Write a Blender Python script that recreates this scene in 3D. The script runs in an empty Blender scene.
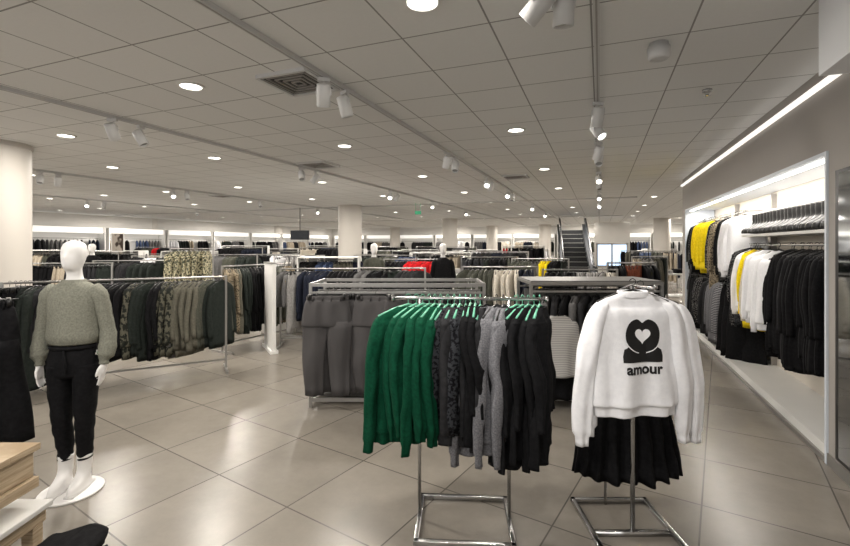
import bpy, bmesh, math, random
from mathutils import Vector, Matrix, noise
from mathutils.bvhtree import BVHTree
random.seed(7)
R=math.radians
TH=R(21.25); CT,ST=math.cos(TH),math.sin(TH)
CEIL=3.1; EYE=1.7
scene=bpy.context.scene
COL=scene.collection

def at(lat,dep):
    return (lat*CT-dep*ST, lat*ST+dep*CT)
def bear(b,dep):
    return at((b-425)/450*dep,dep)
def lin(c):
    r=[]
    for v in c:
        v/=255.0
        r.append(v/12.92 if v<=0.04045 else ((v+0.055)/1.055)**2.4)
    return (r[0],r[1],r[2],1)

# ---------------- materials
MATS={}
def mat(name,rgb,rough=.5,metal=0,emit=0,bump=0,bscale=40,spec=.5,var=0,vscale=3):
    if name in MATS: return MATS[name]
    m=bpy.data.materials.new(name); m.use_nodes=True; nt=m.node_tree; N=nt.nodes; L=nt.links
    b=N['Principled BSDF']; c=lin(rgb)
    b.inputs['Base Color'].default_value=c; b.inputs['Roughness'].default_value=rough
    b.inputs['Metallic'].default_value=metal; b.inputs['Specular IOR Level'].default_value=spec
    if emit:
        b.inputs['Emission Color'].default_value=c; b.inputs['Emission Strength'].default_value=emit
    tc=N.new('ShaderNodeTexCoord')
    if var:
        nz=N.new('ShaderNodeTexNoise'); nz.inputs['Scale'].default_value=vscale; nz.inputs['Detail'].default_value=5
        L.new(tc.outputs['Object'],nz.inputs['Vector'])
        mp=N.new('ShaderNodeMapRange'); mp.inputs[1].default_value=.3; mp.inputs[2].default_value=.7
        mp.inputs[3].default_value=1-var; mp.inputs[4].default_value=1+var
        L.new(nz.outputs['Fac'],mp.inputs[0])
        mx=N.new('ShaderNodeVectorMath'); mx.operation='SCALE'; mx.inputs[0].default_value=c[:3]
        L.new(mp.outputs[0],mx.inputs['Scale']); L.new(mx.outputs[0],b.inputs['Base Color'])
    if bump:
        nz=N.new('ShaderNodeTexNoise'); nz.inputs['Scale'].default_value=bscale; nz.inputs['Detail'].default_value=3
        L.new(tc.outputs['Object'],nz.inputs['Vector'])
        bp=N.new('ShaderNodeBump'); bp.inputs['Strength'].default_value=bump; bp.inputs['Distance'].default_value=.01
        L.new(nz.outputs['Fac'],bp.inputs['Height']); L.new(bp.outputs[0],b.inputs['Normal'])
    MATS[name]=m; return m

def fabric(name,rgb,rgb2=None,kind='plain',scale=40):
    key='fabric_'+name
    if key in MATS: return MATS[key]
    m=bpy.data.materials.new(key); m.use_nodes=True; nt=m.node_tree; N=nt.nodes; L=nt.links
    b=N['Principled BSDF']; b.inputs['Roughness'].default_value=.9; b.inputs['Specular IOR Level'].default_value=.15
    tc=N.new('ShaderNodeTexCoord')
    ramp=N.new('ShaderNodeValToRGB'); c=lin(rgb); c2=lin(rgb2) if rgb2 else tuple(min(1,v*1.35+.004) for v in c[:3])+(1,)
    e=ramp.color_ramp.elements
    e[0].color=c; e[1].color=c2
    if kind=='stripe':
        t=N.new('ShaderNodeTexWave'); t.bands_direction='Z'; t.inputs['Scale'].default_value=scale
        e[0].position=.45;e[1].position=.55; out=t.outputs['Fac']
    elif kind=='vstripe':
        t=N.new('ShaderNodeTexWave'); t.bands_direction='X'; t.inputs['Scale'].default_value=scale
        e[0].position=.6;e[1].position=.75; out=t.outputs['Fac']
    elif kind=='spots':
        t=N.new('ShaderNodeTexVoronoi'); t.inputs['Scale'].default_value=scale
        e[0].position=.35;e[1].position=.45; out=t.outputs['Distance']
    elif kind=='camo':
        t=N.new('ShaderNodeTexNoise'); t.inputs['Scale'].default_value=scale; t.inputs['Detail'].default_value=2
        e[0].position=.47;e[1].position=.53; out=t.outputs['Fac']
    else:
        t=N.new('ShaderNodeTexNoise'); t.inputs['Scale'].default_value=scale; t.inputs['Detail'].default_value=4
        e[0].position=.35;e[1].position=.75; out=t.outputs['Fac']
    L.new(tc.outputs['Object'],t.inputs['Vector']); L.new(out,ramp.inputs[0]); L.new(ramp.outputs[0],b.inputs['Base Color'])
    n2=N.new('ShaderNodeTexNoise'); n2.inputs['Scale'].default_value=220 if kind!='knit' else 90
    L.new(tc.outputs['Object'],n2.inputs['Vector'])
    bp=N.new('ShaderNodeBump'); bp.inputs['Strength'].default_value=.35; bp.inputs['Distance'].default_value=.004
    L.new(n2.outputs['Fac'],bp.inputs['Height']); L.new(bp.outputs[0],b.inputs['Normal'])
    MATS[key]=m; return m

F={
 'black':fabric('black',(15,15,17)),
 'charcoal':fabric('charcoal',(40,40,42)),
 'grey':fabric('grey',(94,93,93)),
 'greytrouser':fabric('grey_trouser',(70,68,69),(90,88,88),'vstripe',60),
 'melange':fabric('melange',(98,98,102),(136,136,140),'knit',120),
 'lightgrey':fabric('light_grey',(145,143,141)),
 'white':fabric('white',(234,234,237),(242,242,244)),
 'cream':fabric('cream',(195,188,176)),
 'beige':fabric('beige',(170,159,142)),
 'green':fabric('green',(6,60,41),(10,75,52),'knit',60),
 'olive':fabric('olive',(70,72,65),(88,88,78)),
 'khaki':fabric('khaki',(92,90,80),(108,105,94)),
 'sage':fabric('sage',(112,113,103),(138,137,125),'knit',90),
 'darkgreen':fabric('dark_green',(34,39,36)),
 'camo':fabric('camo',(38,40,36),(94,92,80),'camo',26),
 'leopard':fabric('leopard',(35,30,26),(140,128,108),'spots',48),
 'dots':fabric('dots',(112,110,108),(24,24,27),'spots',52),
 'lace':fabric('lace',(20,20,24),(56,58,62),'camo',60),
 'stripe':fabric('stripe',(45,45,50),(150,150,153),'stripe',14),
 'lightstripe':fabric('light_stripe',(150,148,146),(200,197,193),'stripe',18),
 'floral':fabric('floral',(62,64,52),(185,178,150),'camo',30),
 'yellow':fabric('yellow',(222,196,24)),
 'red':fabric('red',(180,28,33)),
 'rust':fabric('rust',(96,50,34)),
 'blue':fabric('blue',(60,72,98)),
 'navy':fabric('navy',(28,32,44)),
}
CHROME=mat('chrome',(190,190,190),.22,1.0)
METAL=mat('satin_metal',(165,163,160),.4,.8)
WHITEP=mat('white_paint',(226,225,222),.5,var=.02)
WHITEPL=mat('mannequin_white',(230,228,226),.4,var=.01)
HBLK=mat('black_hanger',(20,20,20),.35)
HGRN=mat('green_hanger',(110,185,155),.35)
BLACKP=mat('black_plastic',(18,18,20),.4,bump=.05)

def wood():
    m=bpy.data.materials.new('light_wood'); m.use_nodes=True; N=m.node_tree.nodes; L=m.node_tree.links
    b=N['Principled BSDF']; b.inputs['Roughness'].default_value=.5
    tc=N.new('ShaderNodeTexCoord'); mp=N.new('ShaderNodeMapping'); mp.inputs['Scale'].default_value=(3,3,40)
    nz=N.new('ShaderNodeTexNoise'); nz.inputs['Scale'].default_value=2; nz.inputs['Detail'].default_value=6
    r=N.new('ShaderNodeValToRGB'); r.color_ramp.elements[0].color=lin((168,146,118)); r.color_ramp.elements[1].color=lin((205,186,158))
    r.color_ramp.elements[0].position=.35; r.color_ramp.elements[1].position=.65
    L.new(tc.outputs['Object'],mp.inputs[0]); L.new(mp.outputs[0],nz.inputs['Vector']); L.new(nz.outputs['Fac'],r.inputs[0]); L.new(r.outputs[0],b.inputs['Base Color'])
    return m
WOOD=wood()

def tile_mat(name,base,line,size,ang,ox,oy,lw,rough,var,nscale,bump,speck=0):
    m=bpy.data.materials.new(name); m.use_nodes=True; N=m.node_tree.nodes; L=m.node_tree.links
    b=N['Principled BSDF']; b.inputs['Roughness'].default_value=rough
    g=N.new('ShaderNodeNewGeometry')
    mp=N.new('ShaderNodeMapping'); mp.vector_type='POINT'
    mp.inputs['Rotation'].default_value=(0,0,ang); mp.inputs['Location'].default_value=(ox,oy,0)
    L.new(g.outputs['Position'],mp.inputs[0])
    sc=N.new('ShaderNodeVectorMath'); sc.operation='SCALE'; sc.inputs['Scale'].default_value=1/size
    L.new(mp.outputs[0],sc.inputs[0])
    fr=N.new('ShaderNodeVectorMath'); fr.operation='FRACTION'; L.new(sc.outputs[0],fr.inputs[0])
    fl=N.new('ShaderNodeVectorMath'); fl.operation='FLOOR'; L.new(sc.outputs[0],fl.inputs[0])
    sp=N.new('ShaderNodeSeparateXYZ'); L.new(fr.outputs[0],sp.inputs[0])
    ds=[]
    for ax in (0,1):
        a=N.new('ShaderNodeMath'); a.operation='SUBTRACT'; a.inputs[1].default_value=.5; L.new(sp.outputs[ax],a.inputs[0])
        c=N.new('ShaderNodeMath'); c.operation='ABSOLUTE'; L.new(a.outputs[0],c.inputs[0]); ds.append(c)
    mx=N.new('ShaderNodeMath'); mx.operation='MAXIMUM'; L.new(ds[0].outputs[0],mx.inputs[0]); L.new(ds[1].outputs[0],mx.inputs[1])
    gt=N.new('ShaderNodeMath'); gt.operation='GREATER_THAN'; gt.inputs[1].default_value=.5-lw/size/2; L.new(mx.outputs[0],gt.inputs[0])
    wn=N.new('ShaderNodeTexWhiteNoise'); L.new(fl.outputs[0],wn.inputs['Vector'])
    nz=N.new('ShaderNodeTexNoise'); nz.inputs['Scale'].default_value=nscale; nz.inputs['Detail'].default_value=10; nz.inputs['Roughness'].default_value=.75
    L.new(g.outputs['Position'],nz.inputs['Vector'])
    ad=N.new('ShaderNodeMath'); ad.operation='MULTIPLY_ADD'; ad.inputs[1].default_value=.35; L.new(wn.outputs['Value'],ad.inputs[0]); L.new(nz.outputs['Fac'],ad.inputs[2])
    mr=N.new('ShaderNodeMapRange'); mr.inputs[1].default_value=.3; mr.inputs[2].default_value=1.05; mr.inputs[3].default_value=1-var; mr.inputs[4].default_value=1+var
    L.new(ad.outputs[0],mr.inputs[0])
    col=N.new('ShaderNodeVectorMath'); col.operation='SCALE'; col.inputs[0].default_value=lin(base)[:3]; L.new(mr.outputs[0],col.inputs['Scale'])
    mix=N.new('ShaderNodeMix'); mix.data_type='RGBA'; L.new(gt.outputs[0],mix.inputs[0]); L.new(col.outputs[0],mix.inputs[6]); mix.inputs[7].default_value=lin(line)
    L.new(mix.outputs[2],b.inputs['Base Color'])
    bp=N.new('ShaderNodeBump'); bp.inputs['Strength'].default_value=bump; bp.inputs['Distance'].default_value=.004
    sb=N.new('ShaderNodeMath'); sb.operation='MULTIPLY_ADD'; sb.inputs[1].default_value=-1.0; L.new(gt.outputs[0],sb.inputs[0]); L.new(nz.outputs['Fac'],sb.inputs[2])
    L.new(sb.outputs[0],bp.inputs['Height']); L.new(bp.outputs[0],b.inputs['Normal'])
    return m
FLOORM=tile_mat('floor_tiles',(129,123,114),(84,80,74),.75,R(12),.1,.3,.010,.27,.22,3.2,.14)
CEILM=tile_mat('ceiling_tiles',(226,226,225),(148,147,145),.6,0,.65,.21,.012,.9,.035,30,.3)

# ---------------- mesh helpers
def new_obj(name,bm,mats,smooth=True,parent=None,loc=(0,0,0),rot=(0,0,0)):
    bmesh.ops.recalc_face_normals(bm,faces=bm.faces)
    me=bpy.data.meshes.new(name); bm.to_mesh(me); bm.free()
    for m in mats: me.materials.append(m)
    if smooth:
        for p in me.polygons: p.use_smooth=True
    o=bpy.data.objects.new(name,me); COL.objects.link(o)
    o.location=loc; o.rotation_euler=rot
    if parent: o.parent=parent
    return o
def inst(name,me,parent,loc,rot=(0,0,0),scale=(1,1,1)):
    o=bpy.data.objects.new(name,me); COL.objects.link(o); o.location=loc; o.rotation_euler=rot; o.scale=scale
    if parent: o.parent=parent
    return o
def empty(name,loc=(0,0,0),rz=0):
    o=bpy.data.objects.new(name,None); COL.objects.link(o); o.location=loc; o.rotation_euler=(0,0,rz); o.empty_display_size=.2
    return o
def box(bm,x0,x1,y0,y1,z0,z1,mi=0,bev=0):
    vs=[bm.verts.new((x,y,z)) for z in (z0,z1) for (x,y) in ((x0,y0),(x1,y0),(x1,y1),(x0,y1))]
    fs=[(0,3,2,1),(4,5,6,7),(0,1,5,4),(1,2,6,5),(2,3,7,6),(3,0,4,7)]
    out=[]
    for f in fs:
        fa=bm.faces.new([vs[i] for i in f]); fa.material_index=mi; out.append(fa)
    if bev:
        es=list({e for f in out for e in f.edges})
        r=bmesh.ops.bevel(bm,geom=es,offset=bev,segments=2,affect='EDGES',profile=.6)
        for f in r['faces']: f.material_index=mi
def skin(bm,rings,cap0=True,cap1=True,mi=0):
    vr=[[bm.verts.new(p) for p in r] for r in rings]
    n=len(rings[0])
    for a,b in zip(vr[:-1],vr[1:]):
        for i in range(n):
            f=bm.faces.new((a[i],a[(i+1)%n],b[(i+1)%n],b[i])); f.material_index=mi
    if cap0: bm.faces.new(vr[0]).material_index=mi
    if cap1: bm.faces.new(list(reversed(vr[-1]))).material_index=mi
    return vr
def ering(cx,cy,z,rx,ry,n=24,amp=0,k=8,ph=0,pw=1.0):
    o=[]
    for i in range(n):
        a=2*math.pi*i/n
        c,s=math.cos(a),math.sin(a)
        f=amp*math.sin(k*a+ph)+amp*.5*math.sin((k*.5+1)//1*a*2+ph*1.7)
        x=cx+rx*math.copysign(abs(c)**pw,c)*(1+f*.4/max(rx,.03)); y=cy+ry*math.copysign(abs(s)**pw,s)+f*(1 if s>0 else -1)*abs(s)**.5
        o.append(Vector((x,y,z)))
    return o
def tube(bm,pts,rad,n=10,mi=0,cap=True,flat=1.0):
    pts=[Vector(p) for p in pts]; rings=[]
    if not hasattr(rad,'__len__'): rad=[rad]*len(pts)
    ref=None
    for i,p in enumerate(pts):
        t=(pts[min(i+1,len(pts)-1)]-pts[max(i-1,0)]).normalized()
        if ref is None:
            ref=Vector((1,0,0)) if abs(t.x)<.8 else Vector((0,1,0))
        u=(ref-t*ref.dot(t)).normalized(); ref=u; v=t.cross(u)
        rings.append([p+u*rad[i]*math.cos(2*math.pi*j/n)+v*rad[i]*flat*math.sin(2*math.pi*j/n) for j in range(n)])
    skin(bm,rings,cap,cap,mi)
def interp(rows,m):
    out=[]
    for i in range(len(rows)-1):
        p0=rows[max(i-1,0)];p1=rows[i];p2=rows[i+1];p3=rows[min(i+2,len(rows)-1)]
        for j in range(m):
            t=j/m
            out.append([.5*((2*b)+(-a+c)*t+(2*a-5*b+4*c-d)*t*t+(-a+3*b-3*c+d)*t**3) for a,b,c,d in zip(p0,p1,p2,p3)])
    out.append(list(rows[-1])); return out

# ---------------- garments (origin = hook on rail, hanging in -z, front = -y)
def hanger(bm,mi=1,bar=False,w=.2):
    pts=[(0.0,0,-.05)]
    pts+= [(0,0,-.03)]+[(.018*math.sin(a)+0.0,0,-.002+.018*math.cos(a)-.004) for a in [math.pi, 2.4,1.6,.8,0,-.8,-1.3]]
    tube(bm,pts,.0025,5,mi)
    if bar: tube(bm,[(-w*.9,0,-.06),(w*.9,0,-.06)],.006,6,mi)
    else: tube(bm,[(-w,0,-.115),(-w*.5,0,-.075),(0,0,-.05),(w*.5,0,-.075),(w,0,-.115)],.007,6,mi)
def top_mesh(name,fm,hm,w=.44,l=.62,slv=.55,t=.045,flare=1.0,fold=.008,n=20,m=2,seed=0,out=.03,rib=None,collar=0,wr=.008,slr=.055):
    rnd=random.Random(seed); bm=bmesh.new()
    ph=rnd.random()*6
    rows=[[-.062,.072,.035],[-.075,.10,.034],[-.10,w*.36,.036],[-.135,w*.47,.042],[-.19,w*.5,t*.95],[-.062-l*.5,w*.49,t],[-.062-l*.8,w*.5*flare,t*1.05]]
    if rib: rows+=[[-.062-l*.90,w*.505*flare,t*1.15],[-.062-l*.925,w*.47*flare,t*.95],[-.062-l,w*.455*flare,t*.9]]
    else: rows+=[[-.062-l,w*.5*flare*.98,t*1.05]]
    rows=interp(rows,m); rings=[]
    for z,rx,ry in rows:
        v=min(1,max(0,(-z-.1)/l)); rings.append(ering(0,0,z,rx,ry,n,fold*v,5+seed%3,ph,.8))
    inner=[ering(0,0,-.085,.055,.022,n,0,1,0,.8),ering(0,0,-.062+collar,.066,.03,n,0,1,0,.8)]
    hemin=[ [Vector((p.x*.93,p.y*.8,p.z+.02)) for p in rings[-1]] ]
    skin(bm,inner+rings+hemin,True,True)
    for s in (-1,1):
        x0=s*(w*.5-.062); z0=-.118; segs=9*m//2+6; R_=[]
        for i in range(segs+1):
            u=(i/segs)**1.15
            x=x0+s*((out+.045)*(1-(1-min(1,u*1.5))**2))+.006*math.sin(u*5+ph+s); y=-.01*math.sin(u*4+ph)-.02*u
            r=slr*(1.12-.38*u)
            if rib and u>.92: r*=.74
            if u<.12: r*=math.sqrt(max(.02,1-(1-u/.12)**2))*.55+.45
            r*=1+.025*math.sin(u*11+ph*s)
            R_.append(ering(x,y,z0-(slv+.03)*u,r*.85,r*.62,max(10,n//2),.003,4,ph+u*2))
        if slv>0.02: skin(bm,R_,True,True)
    for v in bm.verts:
        p=v.co; q=noise.noise(Vector((p.x*11+seed,p.y*3,p.z*1.8)))+.35*noise.noise(Vector((p.x*8+seed,p.y*3,p.z*5)))+.16*noise.noise(Vector((p.x*24+seed,p.y*3,p.z*14)))
        g=min(1,max(0,(-p.z-.06)*6)); v.co.y+=wr*q*g
        if m>4: v.co.x+=wr*.35*noise.noise(Vector((p.x*4+seed,p.y*8+seed,p.z*5)))*g
    hanger(bm,1,w=min(.2,w*.43))
    bmesh.ops.recalc_face_normals(bm,faces=bm.faces)
    me=bpy.data.meshes.new(name); bm.to_mesh(me); bm.free(); me.materials.append(fm); me.materials.append(hm)
    for p in me.polygons:p.use_smooth=True
    return me
def trouser_mesh(name,fm,hm,w=.38,l=.98,leg=.085,n=16,seed=0,wide=False,t=.03):
    rnd=random.Random(seed); bm=bmesh.new(); ph=rnd.random()*6
    rows=interp([[-.07,w*.45,t*.7],[-.085,w*.46,t*.8],[-.11,w*.455,t*.8],[-.12,w*.475,t],[-.22,w*.53,t*1.2],[-.34,w*.56,t*1.3],[-.37,w*.55,t*1.1]],2)
    skin(bm,[ering(0,0,z,a,b,n*2,.002,9,ph,.8) for z,a,b in rows])
    for s in (-1,1):
        rr=[]
        for i in range(11):
            u=i/10; z=-.32-(l-.25)*u
            rx=(w*.285)*(1-u)+ (leg if not wide else leg*1.9)*u
            rr.append(ering(s*(w*.27+.01*u)+.006*math.sin(u*6+ph),-.012*u*s+.006*math.sin(u*8+ph+s),z,rx,t*1.15+.012*math.sin(u*5+s),n,.003+.004*u,4,ph+u))
        skin(bm,rr)
    hanger(bm,1,True)
    for s in (-1,1): box(bm,s*w*.38-.012,s*w*.38+.012,-t-.006,t+.006,-.10,-.05,1)
    for s in (-.3,-.1,.1,.3): box(bm,s*w-.005,s*w+.005,-t-.004,-t*.6,-.115,-.07,0)
    for v in bm.verts:
        p=v.co; v.co.y+=.008*noise.noise(Vector((p.x*9+seed,p.y*3,p.z*7)))+(.014*noise.noise(Vector((p.x*16+seed,p.y*3,p.z*6))) if n>24 else 0)
    bmesh.ops.recalc_face_normals(bm,faces=bm.faces)
    me=bpy.data.meshes.new(name); bm.to_mesh(me); bm.free(); me.materials.append(fm); me.materials.append(hm)
    for p in me.polygons:p.use_smooth=True
    return me
def skirt_mesh(name,fm,hm,w0=.36,w1=.6,l=.5,n=96,seed=0,t1=.16,k=11,amp=.028):
    bm=bmesh.new(); rings=[]
    for i in range(15):
        u=i/14; e=u**.8
        rings.append(ering(0,0,-.06-l*u,w0/2+(w1-w0)/2*e,.03+(t1-.03)*e,n,amp*u,k,1.3*seed+u*.6))
    rings.append([Vector((p.x*.95,p.y*.9,p.z+.03)) for p in rings[-1]])
    skin(bm,rings); hanger(bm,1,True,w0*.5)
    for s in (-1,1): box(bm,s*w0*.4-.012,s*w0*.4+.012,-.035,.035,-.10,-.05,1)
    for v in bm.verts:
        g=min(1,max(0,-v.co.z*2-.2)); v.co.z+=.03*noise.noise(v.co*8)*g; v.co.y+=.03*noise.noise(v.co*7)*g
    bmesh.ops.recalc_face_normals(bm,faces=bm.faces)
    me=bpy.data.meshes.new(name); bm.to_mesh(me); bm.free(); me.materials.append(fm); me.materials.append(hm)
    for p in me.polygons:p.use_smooth=True
    return me
CACHE={}
def garment(kind,col,v=0,hm=None):
    hm=hm or HBLK; key=(kind,col,v%3,hm.name)
    if key in CACHE: return CACHE[key]
    nm=f'{kind}_{col}_{v%3}'; fm=F[col]; s=v%3+len(CACHE)
    if kind=='top': me=top_mesh(nm,fm,hm,.43,.60,.52,seed=s)
    elif kind=='long': me=top_mesh(nm,fm,hm,.43,.80,.58,seed=s,flare=1.08,fold=.014,wr=.014)
    elif kind=='coat': me=top_mesh(nm,fm,hm,.46,1.0,.62,t=.05,seed=s,flare=1.12,fold=.02,n=28,m=3,wr=.018)
    elif kind=='hoodie': me=top_mesh(nm,fm,hm,.50,.70,.64,t=.08,seed=s,fold=.012,n=40,m=4,wr=.025,rib=True,slr=.07)
    elif kind=='trousers': me=trouser_mesh(nm,fm,hm,seed=s)
    elif kind=='wide': me=trouser_mesh(nm,fm,hm,seed=s,wide=True)
    elif kind=='skirt': me=skirt_mesh(nm,fm,hm,.34,.46,.62,48,s,.09,8,.016)
    CACHE[key]=me; return me

def rack(name,p0,p1,h,items,depth=.5,sp=.055,metal=None,low=True,panel=False,jit=.15,turn=90,lowz=.14,zs=1.0):
    p0=Vector((p0[0],p0[1],0));p1=Vector((p1[0],p1[1],0)); d=p1-p0; Ln=d.length; mid=(p0+p1)/2
    e=empty(name,mid,math.atan2(d.y,d.x)); bm=bmesh.new(); a=Ln/2; r=.013
    tube(bm,[(-a,0,h),(a,0,h)],r,8)
    for s in (-1,1):
        box(bm,s*a-.014,s*a+.014,-.014,.014,0.03,h+.014)
        box(bm,s*a-.016,s*a+.016,-depth/2,depth/2,0.0,.03)
    if low: box(bm,-a,a,-.012,.012,lowz-.012,lowz+.012)
    if panel:
        box(bm,-a,a,-depth/2,depth/2,h+.05,h+.075,1)
        for s in (-1,1): box(bm,s*a-.012,s*a+.012,-depth/2,depth/2,.0,h+.05,1)
    new_obj('frame',bm,[metal or METAL,WHITEP],False,e)
    rnd=random.Random(int(abs(mid.x*100+mid.y*37))); x=-a+.07; i=0; seq=[]
    for k,c,cnt in items: seq+= [(k,c)]*cnt
    while x<a-.05 and seq:
        k,c=seq[i%len(seq)]
        inst('hanging_'+k,garment(k,c,rnd.randrange(3)),e,(x,rnd.uniform(-.01,.01),h+.012),(0,0,R(turn)+rnd.uniform(-jit,jit)),(1,1,zs*rnd.uniform(.93,1.06)))
        x+=sp*rnd.uniform(.75,1.35); i+=1
    return e

# ---------------- room shell
XR=1.65
def slab(name,x0,x1,y0,y1,z0,z1,m):
    bm=bmesh.new(); box(bm,x0,x1,y0,y1,z0,z1); return new_obj(name,bm,[m],False)
WALLM=mat('wall_paint',(162,157,152),.7,var=.02,vscale=1,bump=.05,bscale=120)
WALLW=mat('wall_white',(200,197,192),.6,var=.02)
slab('floor',-22,8,-4,34,-.1,0,FLOORM)
slab('ceiling',-22,8,-4,34,CEIL,CEIL+.1,CEILM)
slab('wall_left',-22.15,-22,-4,34,0,CEIL,WALLW)
slab('wall_back',-22,8,34,34.15,0,CEIL,WALLW)
slab('wall_far_right',8,8.15,11.0,34,0,CEIL,WALLW)
NY0,NY1,NZ=4.38,10.6,2.43
bm=bmesh.new()
box(bm,XR,2.3,-4,NY0,0,CEIL); box(bm,XR,2.3,NY1,11.0,0,CEIL); box(bm,XR,2.3,NY0,NY1,NZ,CEIL); box(bm,2.2,2.3,NY0,NY1,0,NZ)
new_obj('wall_right',bm,[WALLM],False)
slab('wall_return',2.3,8,10.85,11.0,0,CEIL,WALLW)
slab('trim_bulkhead',1.16,XR,.6,3.2,2.66,CEIL,mat('bulkhead_white',(236,238,242),.5,var=.01))
bm=bmesh.new(); box(bm,XR-.035,XR,3.2,11.0,2.95,2.985)
new_obj('trim_cove_light',bm,[mat('cove_glow',(250,246,240),.5,emit=1.1)],False)
bm=bmesh.new(); box(bm,XR-.012,XR,-4,NY0,0,.09); box(bm,XR-.012,XR,NY1,11.0,0,.09)
new_obj('baseboard_right',bm,[METAL],False)
e=empty('wall_mirror',(XR,4.20,0),0); bm=bmesh.new(); box(bm,-.03,-.001,-.42,.0,.12,2.25,0,.004); box(bm,-.034,-.03,-.39,-.06,.15,2.22,1)
new_obj('frame_and_glass',bm,[BLACKP,mat('mirror_glass',(170,175,180),.05,1.0)],False,e)

# camera
cam=bpy.data.cameras.new('camera'); co=bpy.data.objects.new('camera',cam); COL.objects.link(co)
co.location=(0,0,EYE); co.rotation_euler=(R(90),0,TH); cam.sensor_width=36; cam.lens=36*450/850; cam.shift_y=-28/850; cam.clip_end=200
scene.camera=co

# ---------------- columns
COLM=mat('column_paint',(194,189,182),.55,var=.02,vscale=1)
def column(b,d,r=.42):
    bm=bmesh.new(); n=48
    rows=[(0,r+.02),(.10,r+.02),(.105,r),(CEIL-.06,r),(CEIL-.055,r+.015),(CEIL,r+.015)]
    skin(bm,[ering(0,0,z,q,q,n) for z,q in rows])
    x,y=bear(b,d); o=new_obj('round_column',bm,[COLM],True,None,(x,y,0))
    md=o.modifiers.new('b','EDGE_SPLIT'); md.split_angle=R(40)
for b,d in ((-7,6.2),(350,16),(150,24),(277,33),(450,24),(492,33),(545,31),(603,31),(662,23.5),(641,34),(213,36),(395,36),(238,30)):
    column(b,d,.41 if d<20 else .4)

# ---------------- downlights
GLOW=mat('downlight_glow',(255,250,240),.4,emit=9)
bm=bmesh.new(); n=32
skin(bm,[ering(0,0,z,q,q,n) for z,q in ((0,.115),(-.012,.115),(-.014,.09),(-.004,.085))],False,False,0)
skin(bm,[ering(0,0,z,q,q,n) for z,q in ((-.005,.086),(-.0045,.01))],False,True,1)
bmesh.ops.recalc_face_normals(bm,faces=bm.faces)
DL=bpy.data.meshes.new('downlight'); bm.to_mesh(DL); bm.free(); DL.materials.append(WHITEP); DL.materials.append(GLOW)
for i in range(-3,9):
    for j in range(-1,11):
        X=-.95-2.4*i; Y=2.49+3.0*j
        if i==0 and j==0: Y-=.09
        if i==1 and j==0: Y+=.45
        if i==2 and j==0: X,Y=-6.35,3.69
        if X>XR-.5 and Y<11.5: continue
        if i<0 and Y<10.5: continue
        o=inst('ceiling_downlight',DL,None,(X,Y,CEIL))
        dd=math.hypot(X,Y)
        if dd<14 or (i+j)%2==0:
            ld=bpy.data.lights.new('lamp','AREA'); ld.shape='DISK'; ld.size=.19; ld.energy=38 if dd<14 else 84; ld.color=(1,.935,.85)
            if i in (1,2,3) and j in (0,1,2): ld.energy=52
            lo=bpy.data.objects.new('lamp',ld); COL.objects.link(lo); lo.parent=o; lo.location=(0,0,-.03)

# ---------------- ceiling tracks & spots
TRK=mat('track_white',(205,205,205),.5)
for X in (-2.1,-.02,-4.9,-9.7,-14.5):
    bm=bmesh.new(); box(bm,X-.018,X+.018,.5,33,CEIL-.035,CEIL)
    box(bm,X-.006,X+.006,.5,33,CEIL-.037,CEIL-.034,1)
    new_obj('lighting_track',bm,[TRK,METAL],False)
for Y in (14.3,23.0):
    bm=bmesh.new(); box(bm,-21,1,Y-.018,Y+.018,CEIL-.035,CEIL); new_obj('lighting_track',bm,[TRK],False)
SPOTG=mat('spot_glow',(255,250,240),.4,emit=14)
SPOTD=mat('spot_lens',(150,150,150),.2)
def spotmesh(lit):
    bm=bmesh.new(); n=24
    skin(bm,[ering(0,0,z,q,q,n) for z,q in ((.09,.02),(.088,.05),(.08,.055),(-.09,.055),(-.092,.048),(-.07,.045))],True,False,0)
    skin(bm,[ering(0,0,z,q,q,n) for z,q in ((-.071,.045),(-.0705,.005))],False,True,1)
    bmesh.ops.recalc_face_normals(bm,faces=bm.faces)
    me=bpy.data.meshes.new('spot_head'); bm.to_mesh(me); bm.free(); me.materials.append(TRK); me.materials.append(SPOTG if lit else SPOTD)
    for p in me.polygons:p.use_smooth=True
    return me
SM=[spotmesh(False),spotmesh(True)]
bm=bmesh.new(); box(bm,-.05,.05,-.018,.018,-.03,0); tube(bm,[(0,0,-.02),(0,0,-.08)],.008,8); tube(bm,[(-.058,0,-.14),(-.058,0,-.08),(.058,0,-.08),(.058,0,-.14)],.006,6)
ARM=bpy.data.meshes.new('spot_arm'); bm.to_mesh(ARM); bm.free(); ARM.materials.append(TRK)
def spot(X,Y,az,tilt,lit=0,z=CEIL-.038):
    e=empty('track_spotlight',(X,Y,z)); inst('arm',ARM,e,(0,0,0),(0,0,az)); inst('head',SM[lit],e,(0,0,-.14),(tilt,0,az)); return e
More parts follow.
